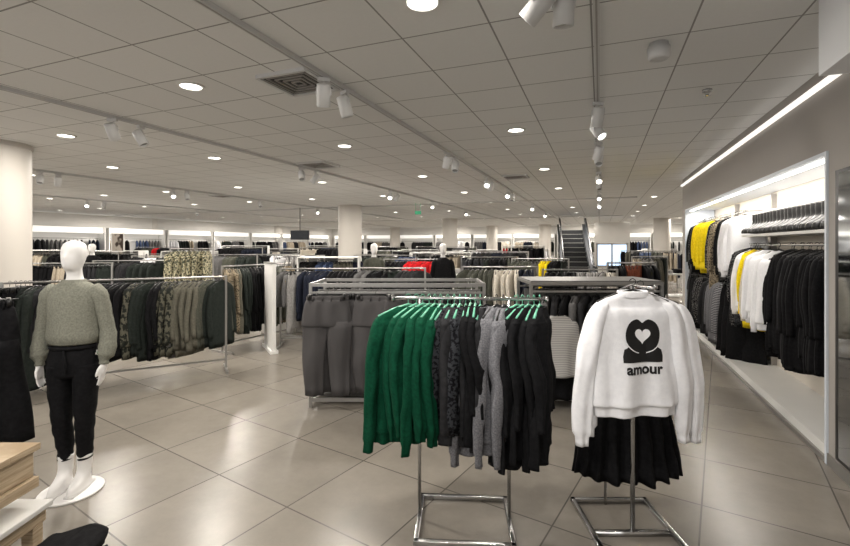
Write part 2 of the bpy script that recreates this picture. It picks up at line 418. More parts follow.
for X,Y,az,t,l in ((-2.1,3.12,.6,.5,0),(-2.1,3.45,-.5,.3,0),(-4.9,3.3,.4,.6,0),(-4.9,3.62,-1.2,.5,0),
   (-.02,4.6,.5,.3,0),(-.02,5.2,-2.3,.7,1),(-.02,6.4,.5,.5,0),(-.02,6.9,.1,-.6,0),(-.02,9,.1,-.9,1),(-.02,10,.3,-.5,0),(-.02,12.4,0,-.9,1),(-.02,15,0,-.9,1),
   (-2.1,6.3,.8,.5,0),(-2.1,6.7,.2,-.5,0),(-2.1,8.8,.2,-.9,1),(-2.1,9.2,.2,.4,0),(-2.1,11,0,-1.0,1),(-2.1,11.6,0,-.4,0),(-2.1,15.3,0,-1,1),(-2.1,19,0,-1,1),
   (-4.9,6.6,.8,-.6,0),(-4.9,7.0,-.8,-.6,0),(-4.9,10.2,.3,-.9,1),(-4.9,10.6,-.8,-.6,0),(-4.9,13.2,.6,-.9,1),(-4.9,17,.5,-1,1),
   (-9.7,5.2,1,-.5,0),(-9.7,5.5,1.2,.5,0),(-9.7,8,1,-.9,1),(-9.7,8.4,1,-.5,0),(-9.7,11,1,-.9,0),(-9.7,14,.8,-.9,1),(-14.5,9,1,-.9,1),(-14.5,9.5,1,-.6,0),(-14.5,13,1,-.9,0)):
    spot(X,Y,az,t,l)
spot(-.30,2.42,1.2,.9,0,CEIL-.001); spot(-.18,2.50,.2,.2,0,CEIL-.001)
def fill_spot(px_,py_,tx,ty,tz,en,sz=R(48)):  # added fill lamp in an unseen track spot, brightens the foreground
    e=spot(px_,py_,0,0,0); ld=bpy.data.lights.new('fill_beam','SPOT'); ld.energy=en; ld.spot_size=sz; ld.spot_blend=.7; ld.shadow_soft_size=.05; ld.color=(1,.965,.92)
    lo=bpy.data.objects.new('fill_beam',ld); COL.objects.link(lo); lo.parent=e; d=Vector((tx-px_,ty-py_,tz-(CEIL-.22))); d.normalize()
    lo.location=Vector((0,0,-.14))+d*.12; lo.rotation_euler=d.to_track_quat('-Z','Y').to_euler()
fill_spot(-.02,.9,.15,2.7,1.1,85); fill_spot(-2.1,.9,-.9,2.75,1.0,50); fill_spot(-2.1,.6,-3.4,2.1,1.1,100); fill_spot(-.02,.6,-1.9,4.0,.7,70)

# vents, detector, exit sign
def vent(X,Y,dark,a=.23):
    e=bmesh.new()
    dm=mat('vent_dark',(42,40,38),.6) if dark else mat('vent_grey',(120,118,116),.6)
    box(e,-a,a,-a,a,-.012,-.002,1)
    for s in (-1,1):
        box(e,s*a-.015,s*a+.015,-a,a,-.03,0,0); box(e,-a,a,s*a-.015,s*a+.015,-.03,0,0)
    for q in (.78,.58,.38,.18):
        r=a*q
        for s in (-1,1):
            box(e,s*r-.008,s*r+.008,-r,r,-.022,-.012,2); box(e,-r,r,s*r-.008,s*r+.008,-.022,-.012,2)
    new_obj('ceiling_air_vent',e,[TRK,dm,mat('vent_fin',(150,146,142),.5)],False,None,(X,Y,CEIL))
vent(-2.40,3.2,True,.24); vent(-4.55,6.6,False,.26); vent(-10,9.8,False); vent(-1.6,9.2,False)
bm=bmesh.new(); skin(bm,[ering(0,0,z,q,q,32) for z,q in ((0,.06),(-.03,.06),(-.032,.075),(-.10,.07),(-.11,.06),(-.112,.01))])
tube(bm,[(.055*math.cos(a),.055*math.sin(a),-.108) for a in [i*math.pi/12 for i in range(25)]],.006,6)
o=new_obj('ceiling_speaker',bm,[TRK],True,None,(.38,3.5,CEIL))
bm=bmesh.new(); skin(bm,[ering(0,0,z,q,q,20) for z,q in ((0,.04),(-.02,.04),(-.03,.02),(-.05,.015),(-.055,.03),(-.058,.005))])
new_obj('sprinkler_head',bm,[CHROME],True,None,(.9,4.7,CEIL))
x,y=bear(418,15); e=empty('exit_sign',(x,y,CEIL),TH); bm=bmesh.new(); box(bm,-.1,.1,-.02,.02,-.38,-.27); tube(bm,[(-.08,0,0),(-.08,0,-.27)],.005,6);tube(bm,[(.08,0,0),(.08,0,-.27)],.005,6)
new_obj('sign_box',bm,[mat('exit_green',(60,150,110),.4,emit=.6)],False,e)
x,y=bear(300,17); e=empty('hanging_screen',(x,y,CEIL),TH); bm=bmesh.new(); box(bm,-.35,.35,-.04,.04,-1.2,-.85,0,.01); box(bm,-.33,.33,-.045,-.04,-1.18,-.87,1); tube(bm,[(0,0,0),(0,0,-.85)],.015,8)
new_obj('screen',bm,[BLACKP,mat('screen_glass',(25,28,32),.1)],False,e)

# ---------------- mannequin builder
def mannequin_meshes():
    bm=bmesh.new()
    rows=interp([[.80,.10,.08,0],[.86,.155,.10,0],[.94,.165,.11,0],[1.04,.13,.09,0],[1.13,.12,.088,0],[1.27,.145,.10,-.01],[1.37,.155,.085,0],[1.415,.12,.07,.005],[1.44,.068,.058,.01],[1.48,.05,.052,.008],[1.515,.048,.054,0],[1.535,.05,.066,-.012],[1.56,.055,.082,-.014],[1.60,.065,.094,-.006],[1.65,.071,.098,0],[1.69,.066,.090,.003],[1.718,.048,.064,.004],[1.732,.018,.024,.004]],3)
    skin(bm,[ering(0,cy,z,rx,ry,32) for z,rx,ry,cy in rows])
    for v in bm.verts:
        p=v.co
        if p.z>1.53 and p.y<-.03:
            p.y-=.014*math.exp(-((p.x/.012)**2))*math.exp(-(((p.z-1.615)/.02)**2))
            p.y+=.008*math.exp(-(((abs(p.x)-.03)/.014)**2))*math.exp(-(((p.z-1.64)/.014)**2))
            p.y-=.004*math.exp(-((p.x/.02)**2))*math.exp(-(((p.z-1.58)/.008)**2))
    for s in (-1,1):
        tube(bm,[(s*.14,0,1.385),(s*.18,.005,1.33),(s*.20,.012,1.22),(s*.217,.018,1.10),(s*.22,.0,1.0),(s*.219,-.02,.90),(s*.218,-.025,.865)],[.048,.048,.042,.038,.036,.026,.024],16)
        skin(bm,[ering(s*.218,-.025,.885,.02,.024,16),ering(s*.216,-.028,.86,.018,.032,16),ering(s*.212,-.032,.825,.016,.04,16),ering(s*.209,-.034,.797,.014,.038,16)])
        for k,(oy,ln) in enumerate(((-.062,.066),(-.043,.075),(-.023,.07),(-.004,.055))):
            tube(bm,[(s*.209,oy,.80),(s*.206,oy-.001,.80-ln*.45),(s*.199,oy-.001,.80-ln*.75),(s*.19,oy,.80-ln)],[.0092,.0088,.008,.0055],10)
        tube(bm,[(s*.212,-.05,.862),(s*.206,-.075,.84),(s*.20,-.083,.815),(s*.197,-.083,.795)],[.013,.011,.0095,.006],10)
        tube(bm,[(s*.085,0,.90),(s*.088,0,.80),(s*.085,-.008,.66),(s*.078,-.012,.50),(s*.07,.008,.36),(s*.064,.015,.22),(s*.062,.015,.08)],[.075,.078,.068,.052,.046,.034,.032],20)
    body=new_obj('body',bm,[WHITEPL]); md=body.modifiers.new('r','REMESH'); md.mode='VOXEL'; md.voxel_size=.0055; md.use_smooth_shade=True
    md=body.modifiers.new('s','SMOOTH'); md.factor=.6; md.iterations=4
    dg=bpy.context.evaluated_depsgraph_get(); me=bpy.data.meshes.new_from_object(body.evaluated_get(dg))
    me.materials.clear(); me.materials.append(WHITEPL)
    for p in me.polygons: p.use_smooth=True
    bpy.data.objects.remove(body)
    return me
BODY=mannequin_meshes()
def mannequin(loc,rz,topm,botm,coat=False,boots=None):
    e=empty('clothed_mannequin',(loc[0],loc[1],0),rz); e.scale=(.94,.96,1)
    bm=bmesh.new(); skin(bm,[ering(0,-.03,z,q,q,48) for z,q in ((0,.198),(.004,.2),(.012,.2),(.016,.196))]); tube(bm,[(.062,.09,.01),(.062,.09,.30),(.062,.02,.33)],.006,8,1)
    new_obj('base_plate',bm,[WHITEPL,CHROME],True,e)
    inst('body',BODY,e,(0,0,.0))
    bm=bmesh.new()
    for s in (-1,1):
        x=s*.064
        rows=interp([[.016,-.045,.043,.125],[.035,-.045,.046,.128],[.045,-.045,.044,.124],[.075,-.04,.042,.110],[.105,-.012,.041,.074],[.14,.008,.042,.056],[.20,.012,.044,.054],[.245,.012,.047,.056]],3)
        skin(bm,[ering(x,cy,z,rx,ry,24) for z,cy,rx,ry in rows]+[ering(x,.012,.23,.042,.050,24)],True,False)
        box(bm,x-.03,x+.03,-.17,.09,.0155,.03,0)
        for k in range(4): tube(bm,[(x-.02,-.098+k*.022,.088+k*.013),(x+.02,-.093+k*.022,.092+k*.013)],.004,6)
    new_obj('boots',bm,[boots or WHITEPL],True,e)
    bm=bmesh.new()
    rows=interp([[1.10,.14,.10],[1.0,.15,.108],[.92,.168,.118],[.86,.168,.118],[.81,.155,.11],[.79,.11,.08]],3)
    skin(bm,[ering(0,0,z,a,b,40,.002,9,z*5) for z,a,b in rows])
    for s in (-1,1):
        rows=interp([[.88,.084,.083,.106,0],[.80,.084,.083,.102,0],[.66,.083,.073,.088,-.006],[.50,.077,.061,.074,-.008],[.38,.071,.055,.066,.004],[.26,.066,.047,.056,.012],[.215,.065,.045,.054,.012]],4)
        rr=[]
        for i,(z,cx,rx,ry,cy) in enumerate(rows):
            w=.003*math.sin(i*1.9+s)*(1 if z<.6 else .4)
            rr.append(ering(s*cx,cy,z,rx+w,ry+w,28,.003,3,z*22+s))
        rr.append([Vector((s*.065+(p.x-s*.065)*.85,p.y*.85,p.z+.02)) for p in rr[-1]])
        skin(bm,rr)
    for v in bm.verts: v.co.y+=.006*noise.noise(v.co*14)
    tube(bm,[(-.155,-.02,1.0),(-.1,-.09,1.0),(0,-.118,1.0),(.1,-.09,1.0),(.155,-.02,1.0)],.012,8)
    tube(bm,[(0.0,-.12,1.0),(.02,-.135,.93),(.035,-.138,.84)],[.008,.01,.008],8,flat=.4)
    new_obj('trousers',bm,[botm],True,e)
    bm=bmesh.new()
    low=.80 if coat else 1.02
    R0=[[1.455,.062,.062],[1.462,.072,.07],[1.445,.082,.078],[1.425,.12,.085],[1.395,.155,.095],[1.34,.172,.112],[1.24,.168,.12],[1.14,.172,.125]]
    R0+= [[1.08,.178,.13],[1.05,.172,.125],[low,.155,.112]] if not coat else [[1.0,.185,.13],[.9,.19,.135],[low,.19,.135]]
    rows=interp(R0,3)
    rr=[ering(0,0,z,a,b,64,.004*max(0,(1.4-z)*2),7,z*6) for z,a,b in rows]; rr.append([Vector((p.x*.9,p.y*.9,p.z+.025)) for p in rr[-1]])
    skin(bm,rr)
    for s in (-1,1):
        P=[(.13,0,1.385,.056),(.165,0,1.355,.058),(.19,.008,1.27,.053),(.21,.014,1.17,.050),(.224,.015,1.08,.053),(.230,.0,.99,.058),(.224,-.014,.935,.054),(.219,-.02,.908,.034),(.218,-.022,.875,.032)]
        rows=interp([list(p) for p in P],3)
        tube(bm,[(s*p[0],p[1],p[2]) for p in rows],[p[3]+.0025*math.sin(i*2.2) for i,p in enumerate(rows)],24)
    for v in bm.verts:
        q=noise.noise(Vector((v.co.x*14,v.co.y*14,v.co.z*6))); v.co+=Vector((v.co.x,v.co.y,0)).normalized()*q*.006
    new_obj('jacket' if coat else 'sweater',bm,[topm],True,e)
    return e
mannequin(at(-2.44,3.13),TH+.12,F['sage'],F['black'])
mannequin(bear(443,8.7),TH,F['black'],F['black'],True)
mannequin(bear(374,8.9),TH+.4,F['olive'],F['black'],True)
mannequin(bear(92,10.6),TH,F['black'],F['charcoal'])

# ---------------- hero stand right : white sweatshirt
e=empty('sweatshirt_display_stand',(*at(1.215,2.62),0),TH)
bm=bmesh.new()
for (x0,x1,y0,y1) in ((-.25,.25,.34,.37),(-.25,.25,-.33,-.30),(-.25,-.22,-.33,.37),(.22,.25,-.33,.37)): box(bm,x0,x1,y0,y1,0,.028,0,.004)
box(bm,-.22,.22,.0,.03,.0,.026)
tube(bm,[(0,.015,.02),(0,.015,1.46)],.014,12)
tube(bm,[(0,.17,1.42),(0,.015,1.465),(0,-.25,1.47)],.009,10); tube(bm,[(0,-.25,1.47),(0,-.25,1.49)],.012,10)
tube(bm,[(-.045,.3,.02),(-.045,.3,.98),(-.045,.2,1.0)],.009,10)
new_obj('frame',bm,[CHROME],True,e)
SLOC=(-.080,-.16,1.505); SROT=(0,0,.06)
SW=top_mesh('white_sweatshirt_mesh',F['white'],HBLK,.47,.665,.74,t=.07,n=88,m=7,seed=4,out=.065,rib=True,collar=.006,wr=.03,flare=1.0,fold=.010,slr=.070)
s1=inst('white_sweatshirt',SW,e,SLOC,SROT)
s2=inst('white_sweatshirt_behind',SW,e,(.015,-.05,1.485),(0,0,-.16))
def ribband(bm,z0,z1,rx,ry,cx=0,cy=0,n=120,k=36):
    rr=[]
    for z,q in ((z0,1),((z0+z1)/2,1.05),(z1,1.0)):
        o=[]
        for i in range(n):
            a=2*math.pi*i/n; c,s=math.cos(a),math.sin(a); f=1+.012*math.sin(k*a)
            o.append(Vector((cx+rx*q*f*math.copysign(abs(c)**.8,c),cy+ry*q*f*math.copysign(abs(s)**.8,s),z-.012*max(0,-s))))
        rr.append(o)
    skin(bm,rr,False,False)
bm=bmesh.new(); ribband(bm,-.078,-.052,.080,.044)
new_obj('sweatshirt_collar',bm,[F['white']],True,e,SLOC,SROT)
bb=bmesh.new(); bb.from_mesh(SW); tree=BVHTree.FromBMesh(bb)
def conform(bm,off):
    xs=[v.co.x for v in bm.verts]; zs=[v.co.z for v in bm.verts]
    s=.010
    x=min(xs)+s
    while x<max(xs):
        bmesh.ops.bisect_plane(bm,geom=bm.verts[:]+bm.edges[:]+bm.faces[:],plane_co=(x,0,0),plane_no=(1,0,0)); x+=s
    z=min(zs)+s
    while z<max(zs):
        bmesh.ops.bisect_plane(bm,geom=bm.verts[:]+bm.edges[:]+bm.faces[:],plane_co=(0,0,z),plane_no=(0,0,1)); z+=s
    bmesh.ops.triangulate(bm,faces=bm.faces)
    for v in bm.verts:
        h=tree.ray_cast(Vector((v.co.x,-.6,v.co.z)),Vector((0,1,0)))
        v.co.y=(h[0].y if h[0] else -.09)-off
def poly(bm,pts,mi=0):
    f=bm.faces.new([bm.verts.new((x,0,z)) for x,z in pts]); f.material_index=mi
LX,LZ=.022,-.318
PRINT=mat('print_black',(14,14,15),.6); PW=mat('print_white',(236,236,238),.8)
bm=bmesh.new(); arch=[]
for i in range(56):
    a=2*math.pi*i/56; x=math.copysign(abs(math.cos(a))**.8,math.cos(a))*.096; z=math.sin(a)*.090
    if z>0.03: z-=.024*math.exp(-(x/.016)**2)
    arch.append((LX+x,LZ+.03+z))
poly(bm,arch); conform(bm,.003); new_obj('print_ring',bm,[PRINT],False,e,SLOC,SROT)
bm=bmesh.new()
bs=[(-.110,-.112),(.110,-.112),(.113,-.078),(.104,-.046),(.066,-.022),(0,-.04),(-.066,-.022),(-.104,-.043),(-.112,-.078)]
poly(bm,[(LX+x,LZ+z) for x,z in bs]); conform(bm,.0035); new_obj('print_base',bm,[PRINT],False,e,SLOC,SROT)
bm=bmesh.new(); h=[]
for i in range(48):
    t=2*math.pi*i/48; h.append((LX+.0026*16*math.sin(t)**3,LZ+.030+.0028*(13*math.cos(t)-5*math.cos(2*t)-2*math.cos(3*t)-math.cos(4*t))))
poly(bm,h); conform(bm,.006); new_obj('print_heart',bm,[PW],False,e,SLOC,SROT)
bm=bmesh.new()
def arcband(cx,cz,r,a0,a1,w):
    o=[(cx+r*math.cos(a0+(a1-a0)*i/14),cz+r*math.sin(a0+(a1-a0)*i/14)) for i in range(15)]
    q=[(cx+(r-w)*math.cos(a1+(a0-a1)*i/14),cz+(r-w)*math.sin(a1+(a0-a1)*i/14)) for i in range(15)]
    poly(bm,o+q)
arcband(LX,LZ+.038,.105,R(208),R(258),.005); arcband(LX,LZ+.038,.105,R(282),R(332),.005)
conform(bm,.006); new_obj('print_slits',bm,[PW],False,e,SLOC,SROT)
cu=bpy.data.curves.new('t','FONT'); cu.body='amour'; cu.size=.076; cu.align_x='CENTER'; cu.offset=.0026; to=bpy.data.objects.new('t',cu); COL.objects.link(to)
dg=bpy.context.evaluated_depsgraph_get(); dg.update(); tm=bpy.data.meshes.new_from_object(to.evaluated_get(dg)); bpy.data.objects.remove(to)
bm=bmesh.new(); bm.from_mesh(tm)
for v in bm.verts: v.co=Vector((LX+.006+v.co.x,0,LZ-.172+v.co.y))
conform(bm,.004); new_obj('print_text',bm,[PRINT],False,e,SLOC,SROT)
bb.free()
SK=skirt_mesh('black_skirt_mesh',F['black'],HBLK,.44,.68,.68,240,1,.15,19,.017)
inst('black_skirt',SK,e,(.045,.20,1.02),(0,0,.05))

# ---------------- hero rack: green sweaters etc.
p0=at(-.16,2.80); p1=at(.68,2.74)
d=Vector((p1[0]-p0[0],p1[1]-p0[1])); mid=((p0[0]+p1[0])/2,(p0[1]+p1[1])/2); yaw=math.atan2(d.y,d.x)
e=empty('sweater_rail_stand',(mid[0],mid[1],0),yaw)
bm=bmesh.new()
for (x0,x1,y0,y1) in ((-.31,.27,.22,.25),(-.31,.27,-.25,-.22),(-.31,-.28,-.25,.25),(.24,.27,-.25,.25)): box(bm,x0,x1,y0,y1,0,.028,0,.004)
for x in (-.295,.255): tube(bm,[(x,0,.02),(x,0,1.37)],.011,12)
tube(bm,[(-.46,0,1.37),(.48,0,1.37)],.011,12)
for x in (-.46,.48): tube(bm,[(x-.008,0,1.37),(x+.008,0,1.37)],.018,12)
new_obj('frame',bm,[CHROME],True,e)
def hero(fm,hm,**k): return top_mesh('hero_garment',fm,hm,n=64,m=6,**k)
G1=hero(F['green'],HGRN,w=.45,l=.80,slv=.76,t=.055,seed=2,out=.045,rib=True,wr=.045,fold=.018,slr=.062)
G2=hero(F['green'],HGRN,w=.43,l=.78,slv=.70,t=.045,seed=5,out=.025,rib=True,wr=.04,fold=.018,slr=.058)
C1=hero(F['melange'],HBLK,w=.42,l=.84,slv=.80,t=.045,seed=3,out=.03,rib=True,wr=.04,fold=.018,slr=.056)
B1=hero(F['black'],HGRN,w=.42,l=.92,slv=.62,t=.055,seed=6,out=.03,wr=.04,fold=.028,flare=1.14,slr=.054)
B2=hero(F['lace'],HGRN,w=.40,l=.74,slv=.60,t=.04,seed=7,out=.01,wr=.03,fold=.016,slr=.05)
B3=hero(F['charcoal'],HGRN,w=.40,l=.78,slv=.62,t=.04,seed=8,out=.01,wr=.03,fold=.016,slr=.05)
rr_=random.Random(3)
for me,x,a,zs in ((G1,-.365,24,1.02),(G2,-.315,44,.99),(G2,-.275,54,.94),(G1,-.235,60,.98),(G2,-.20,68,.96),(G2,-.165,74,.99),
   (B2,-.12,66,1.02),(B3,-.08,74,1),(B2,-.045,78,.98),(B3,-.01,82,1.02),(B1,.02,82,.84),(B1,.05,84,.86),(B3,.08,80,1.04),
   (C1,.12,38,1.03),(C1,.18,60,1.0),(C1,.22,72,1.0),(B1,.30,40,.97),(B1,.335,52,1.0),(B1,.37,60,.94),(B1,.405,66,.98),(B1,.44,70,.96)):
    inst('hanging_sweater' if me in (G1,G2,C1) else 'hanging_blouse',me,e,(x,rr_.uniform(-.008,.008),1.385),(0,rr_.uniform(-.03,.03),R(a)),(rr_.uniform(.94,1.04),rr_.uniform(.85,1.2),zs))

# ---------------- grey trouser gondola
def gondola(name,lat0,lat1,d0,d1,h,top=True):
    e=empty(name,(*at((lat0+lat1)/2,(d0+d1)/2),0),TH); a=(lat1-lat0)/2; b=(d1-d0)/2; bm=bmesh.new()
    for sx in (-1,1):
        for sy in (-1,1): box(bm,sx*a-.015,sx*a+.015,sy*b-.015,sy*b+.015,0,h)
        box(bm,sx*a-.012,sx*a+.012,-b,b,h-.03,h); box(bm,sx*a-.012,sx*a+.012,-b,b,.06,.10)
    for sy in (-1,1):
        box(bm,-a,a,sy*b-.012,sy*b+.012,h-.035,h); box(bm,-a,a,sy*b-.01,sy*b+.01,h-.11,h-.09); box(bm,-a,a,sy*b-.012,sy*b+.012,.06,.10)
    if top: box(bm,-a,a,-b,b,h,h+.012,1)
    box(bm,-a,a,-.01,.01,.1,h-.1,1); box(bm,-a,a,-b*.5,b*.5,.06,.09,1)
    new_obj('frame',bm,[METAL,mat('panel_grey',(104,103,101),.5,var=.02)],False,e); return e,a,b
e,a,b=gondola('trouser_gondola',-1.20,.62,4.72,5.4,1.30,False)
T1=trouser_mesh('grey_trousers_mesh',F['greytrouser'],HBLK,.42,.99,.085,36,3,t=.045)
T2=trouser_mesh('grey_trousers_b_mesh',F['greytrouser'],HBLK,.42,.97,.08,36,8,t=.045)
for k,(x,y,rz) in enumerate(((-.72,-.42,.10),(-.22,-.42,-.14),(-.66,-.33,-.05),(-.28,-.33,.05),(.09,-.40,.35))):
    inst('grey_trousers',(T1,T2)[k%2],e,(x,y,1.245),(0,0,rz),(1.10,1,1.03))
for i in range(10): inst('hanging_garment',garment(('top','long','trousers')[i%3],('black','charcoal','lace','black','grey')[i%5],i),e,(.2+i*.07,-.36,1.21),(0,0,R(80)+.1*math.sin(i)))
for i in range(20): inst('hanging_garment',garment(('top','trousers')[i%2],('black','grey','charcoal','lightgrey')[i%4],i),e,(-.85+i*.09,.30,1.21),(0,0,R(90)+.1*math.sin(i)))
e,a,b=gondola('knitwear_gondola',1.12,2.50,4.75,5.4,1.31)
LS=top_mesh('light_striped_sweater_mesh',F['lightstripe'],HBLK,.42,.62,.60,t=.06,n=40,m=4,seed=9,wr=.02,slr=.06)
inst('light_striped_sweater',LS,e,(-.45,-.48,1.04),(0,0,.1)); inst('black_skirt',garment('skirt','black',1),e,(-.40,-.38,.58),(0,0,.1),(.8,.8,.7))
for i in range(12): inst('hanging_garment',garment(('top','long')[i%2],('black','grey','charcoal')[i%3],i),e,(-.62+i*.105,-.28,1.22),(0,0,R(60)+.1*math.sin(i)))
for i in range(12): inst('hanging_garment',garment('long',('black','grey','charcoal','lightgrey')[i%4],i),e,(-.6+i*.1,.30,1.22),(0,0,R(90)+.1*math.sin(i)))

# ---------------- left racks
rack('clothing_rack',at(-4.75,5.05),at(-2.72,6.15),1.27,[('trousers','black',4),('coat','darkgreen',3),('long','charcoal',4),('top','beige',2),('long','cream',1),('long','beige',4),('long','black',8),('long','camo',2),('long','darkgreen',3),('long','black',2),('long','camo',4),('long','grey',1),('long','khaki',5),('long','olive',3),('long','darkgreen',2),('long','camo',3),('long','black',3)],sp=.045,turn=50,jit=.3,zs=1.12)
rack('clothing_rack',at(-3.2,7.1),at(-2.50,8.4),1.36,[('coat','leopard',3),('coat','khaki',1),('coat','darkgreen',3),('coat','black',5),('coat','camo',2),('coat','olive',3)],sp=.07,turn=60)
e=empty('white_partition_panel',(*bear(270,7.3),0),TH+R(-60)); bm=bmesh.new(); box(bm,-.32,.32,-.03,.03,0,1.40,0,.006); box(bm,-.34,.34,-.06,.06,0,.05,0,.004); box(bm,-.32,.32,-.04,.04,1.40,1.42,1); new_obj('panel',bm,[WHITEP,METAL],False,e)
e=empty('trouser_stand',(*at(-2.93,2.86),0),TH+.1); bm=bmesh.new()
tube(bm,[(-.5,0,1.385),(.14,0,1.385)],.011,10)
tube(bm,[(-.45,0,.02),(-.45,0,1.385)],.011,10)
box(bm,-.47,-.43,-.3,.3,0,.03); box(bm,-.6,0.0,-.3,-.27,0,.03); box(bm,-.6,0,.27,.3,0,.03)
new_obj('frame',bm,[CHROME],True,e)
W1=trouser_mesh('wide_black_trousers_mesh',F['black'],HBLK,.34,.93,.085,28,5,wide=True,t=.05)
for i,x in enumerate((.10,.04,-.03,-.10,-.17,-.24)): inst('wide_black_trousers',W1,e,(x,0,1.40),(0,0,R(40+7*i)))

# wooden display steps + folded clothes
e=empty('wooden_display_steps',(*at(-2.31,1.98),0),TH+.0); e.scale=(1,1,.93); bm=bmesh.new()
for k in range(4): box(bm,-.42,.33,-.34+k*.17,-.17+k*.17,.70,.735,0,.004)
box(bm,-.40,.31,-.32,.32,.56,.695,0,.004)
box(bm,-.40,.33,-.33,.33,.50,.555,0,.004)
box(bm,-.44,.38,-.36,.36,.38,.41,1,.006)
box(bm,-.42,.35,-.35,.35,.30,.375,0,.006)
for sx in (-1,1):
    for sy in (-1,1): box(bm,sx*.32-.03,sx*.32+.03,sy*.30-.03,sy*.30+.03,0,.30,0,.004)
new_obj('steps',bm,[WOOD,WHITEP],False,e)
e=empty('folded_black_clothes',(*at(-1.70,2.14),0),TH+.15); bm=bmesh.new()
box(bm,-.16,.17,-.24,.14,0,.14,1,.01)
for k in range(5):
    rr=[ering(.01*math.sin(k*2),-.05,.14+.032*k+dz,.15*q,.16*q,40,.005,7,k,.55) for dz,q in ((0,.9),(.008,.99),(.02,1.0),(.028,.97),(.032,.8))]
    skin(bm,rr)
for v in bm.verts:
    if v.co.z>.16: v.co.z+=.035*noise.noise(v.co*12)
new_obj('pile',bm,[F['black'],BLACKP],True,e)

# ---------------- right wall display niche
e=empty('wall_display_unit',(0,0,0)); bm=bmesh.new(); YM=7.2
box(bm,XR+.01,2.19,NY0+.03,NY1-.03,0,.12,0)
box(bm,2.165,2.195,NY0,NY1,.12,NZ-.01,1)
box(bm,XR-.015,XR+.5,NY0+.001,NY0+.03,0,NZ,2); box(bm,XR-.015,XR+.5,NY1-.03,NY1-.001,0,NZ,2); box(bm,XR-.015,XR+.5,NY0+.03,NY1-.03,NZ-.03,NZ-.001,2)
box(bm,XR-.012,XR+.01,NY0+.03,NY1-.03,0,.04,3)
for y in (YM,8.9): box(bm,2.10,2.165,y-.02,y+.02,.12,NZ-.05,3)
box(bm,XR+.12,2.165,NY0+.03,YM-.03,1.805,1.835,0,.003); box(bm,1.98,2.165,NY0+.03,YM-.03,2.125,2.145,0,.003)
tube(bm,[(1.88,NY0+.03,1.70),(1.88,YM,1.70)],.012,10,3)
tube(bm,[(1.88,YM,2.16),(1.88,NY1-.03,2.16)],.012,10,3); tube(bm,[(1.83,YM,1.18),(1.83,NY1-.03,1.18)],.012,10,3)
for y in (YM+.05,8.9,NY1-.1):
    for z in (2.16,1.18): box(bm,1.82,2.165,y-.01,y+.01,z-.01,z+.01,3)
new_obj('carcass',bm,[WHITEP,mat('display_back',(210,203,192),.6,var=.02),mat('display_frame',(214,221,230),.4),METAL],False,e)
bm=bmesh.new(); box(bm,XR+.06,XR+.09,NY0+.1,NY1-.1,NZ-.05,NZ-.032); new_obj('led_strip',bm,[mat('led',(255,250,242),.5,emit=5)],False,e)
ld=bpy.data.lights.new('display_lamp','AREA'); ld.shape='RECTANGLE'; ld.size=.05; ld.size_y=5.9; ld.energy=54; ld.color=(1,.94,.86)
lo=bpy.data.objects.new('display_lamp',ld); COL.objects.link(lo); lo.location=(XR+.1,(NY0+NY1)/2,NZ-.06); lo.rotation_euler=(0,R(-20),0); lo.parent=e
def fill(y0,y1,x,z,items,sp=.06,jit=.25,turn=0,zs=1):
    rnd=random.Random(int(y0*100+z*10)); seq=[]; y=y0
    for k,c,n in items: seq+=[(k,c)]*n
    for k,c in seq:
        if y>y1: break
        inst('hanging_'+k,garment(k,c,rnd.randrange(3)),e,(x+rnd.uniform(-.03,.03),y,z+.012),(0,0,R(turn)+rnd.uniform(-jit,jit)),(.92,1,zs*rnd.uniform(.93,1.06))); y+=sp*rnd.uniform(.7,1.4)
    return y
fill(4.62,5.0,1.88,1.70,[('coat','black',8)],.06)
fill(5.06,5.9,1.88,1.70,[('coat','black',4),('coat','charcoal',1),('coat','black',6)],.09,turn=-38,jit=.25,zs=1.12)
fill(5.95,6.9,1.83,1.70,[('hoodie','white',4),('hoodie','cream',1),('long','yellow',1),('hoodie','white',2),('long','lightgrey',2)],.12,turn=-48,jit=.18,zs=1.20)
fill(6.75,YM-.05,1.86,1.70,[('long','yellow',2),('coat','lace',2),('coat','dots',4)],.06,turn=-25)
fill(YM+.1,7.75,1.84,2.16,[('hoodie','white',5)],.12,turn=-48,jit=.1,zs=1.12)
fill(7.75,8.85,1.86,2.16,[('long','dots',3),('long','black',3),('coat','leopard',3),('long','dots',3),('long','black',6)],.08,turn=-40,zs=1.14)
fill(8.85,9.75,1.82,2.16,[('long','yellow',9)],.12,turn=-50,jit=.15,zs=1.08)
fill(9.75,10.5,1.88,2.16,[('long','black',3),('coat','dots',3),('long','black',5)],.07,turn=-20,zs=1.1)
fill(YM+.08,7.7,1.83,1.18,[('wide','black',8)],.07,turn=-25)
fill(7.7,8.7,1.78,1.18,[('long','stripe',5),('long','melange',5),('long','charcoal',3)],.085,turn=-45,zs=1.16)
fill(8.75,10.5,1.83,1.18,[('skirt','black',5),('long','dots',6),('wide','black',8),('trousers','charcoal',8)],.07,turn=-25,zs=1.0)
def boot_mesh():
    bm=bmesh.new()
    rows=interp([[.0,-.03,.040,.125],[.02,-.03,.042,.127],[.05,-.025,.038,.112],[.08,0.0,.036,.075],[.12,.03,.036,.05],[.18,.035,.042,.052],[.22,.035,.040,.050],[.225,.035,.034,.044]],3)
    skin(bm,[ering(0,cy,z+.012,rx,ry,20) for z,cy,rx,ry in rows]); box(bm,-.035,.035,.03,.09,0,.03,0)
    bmesh.ops.recalc_face_normals(bm,faces=bm.faces)
    me=bpy.data.meshes.new('boot'); bm.to_mesh(me); bm.free(); me.materials.append(mat('black_leather',(20,20,20),.45))
    for p in me.polygons:p.use_smooth=True
    return me
BM=boot_mesh()
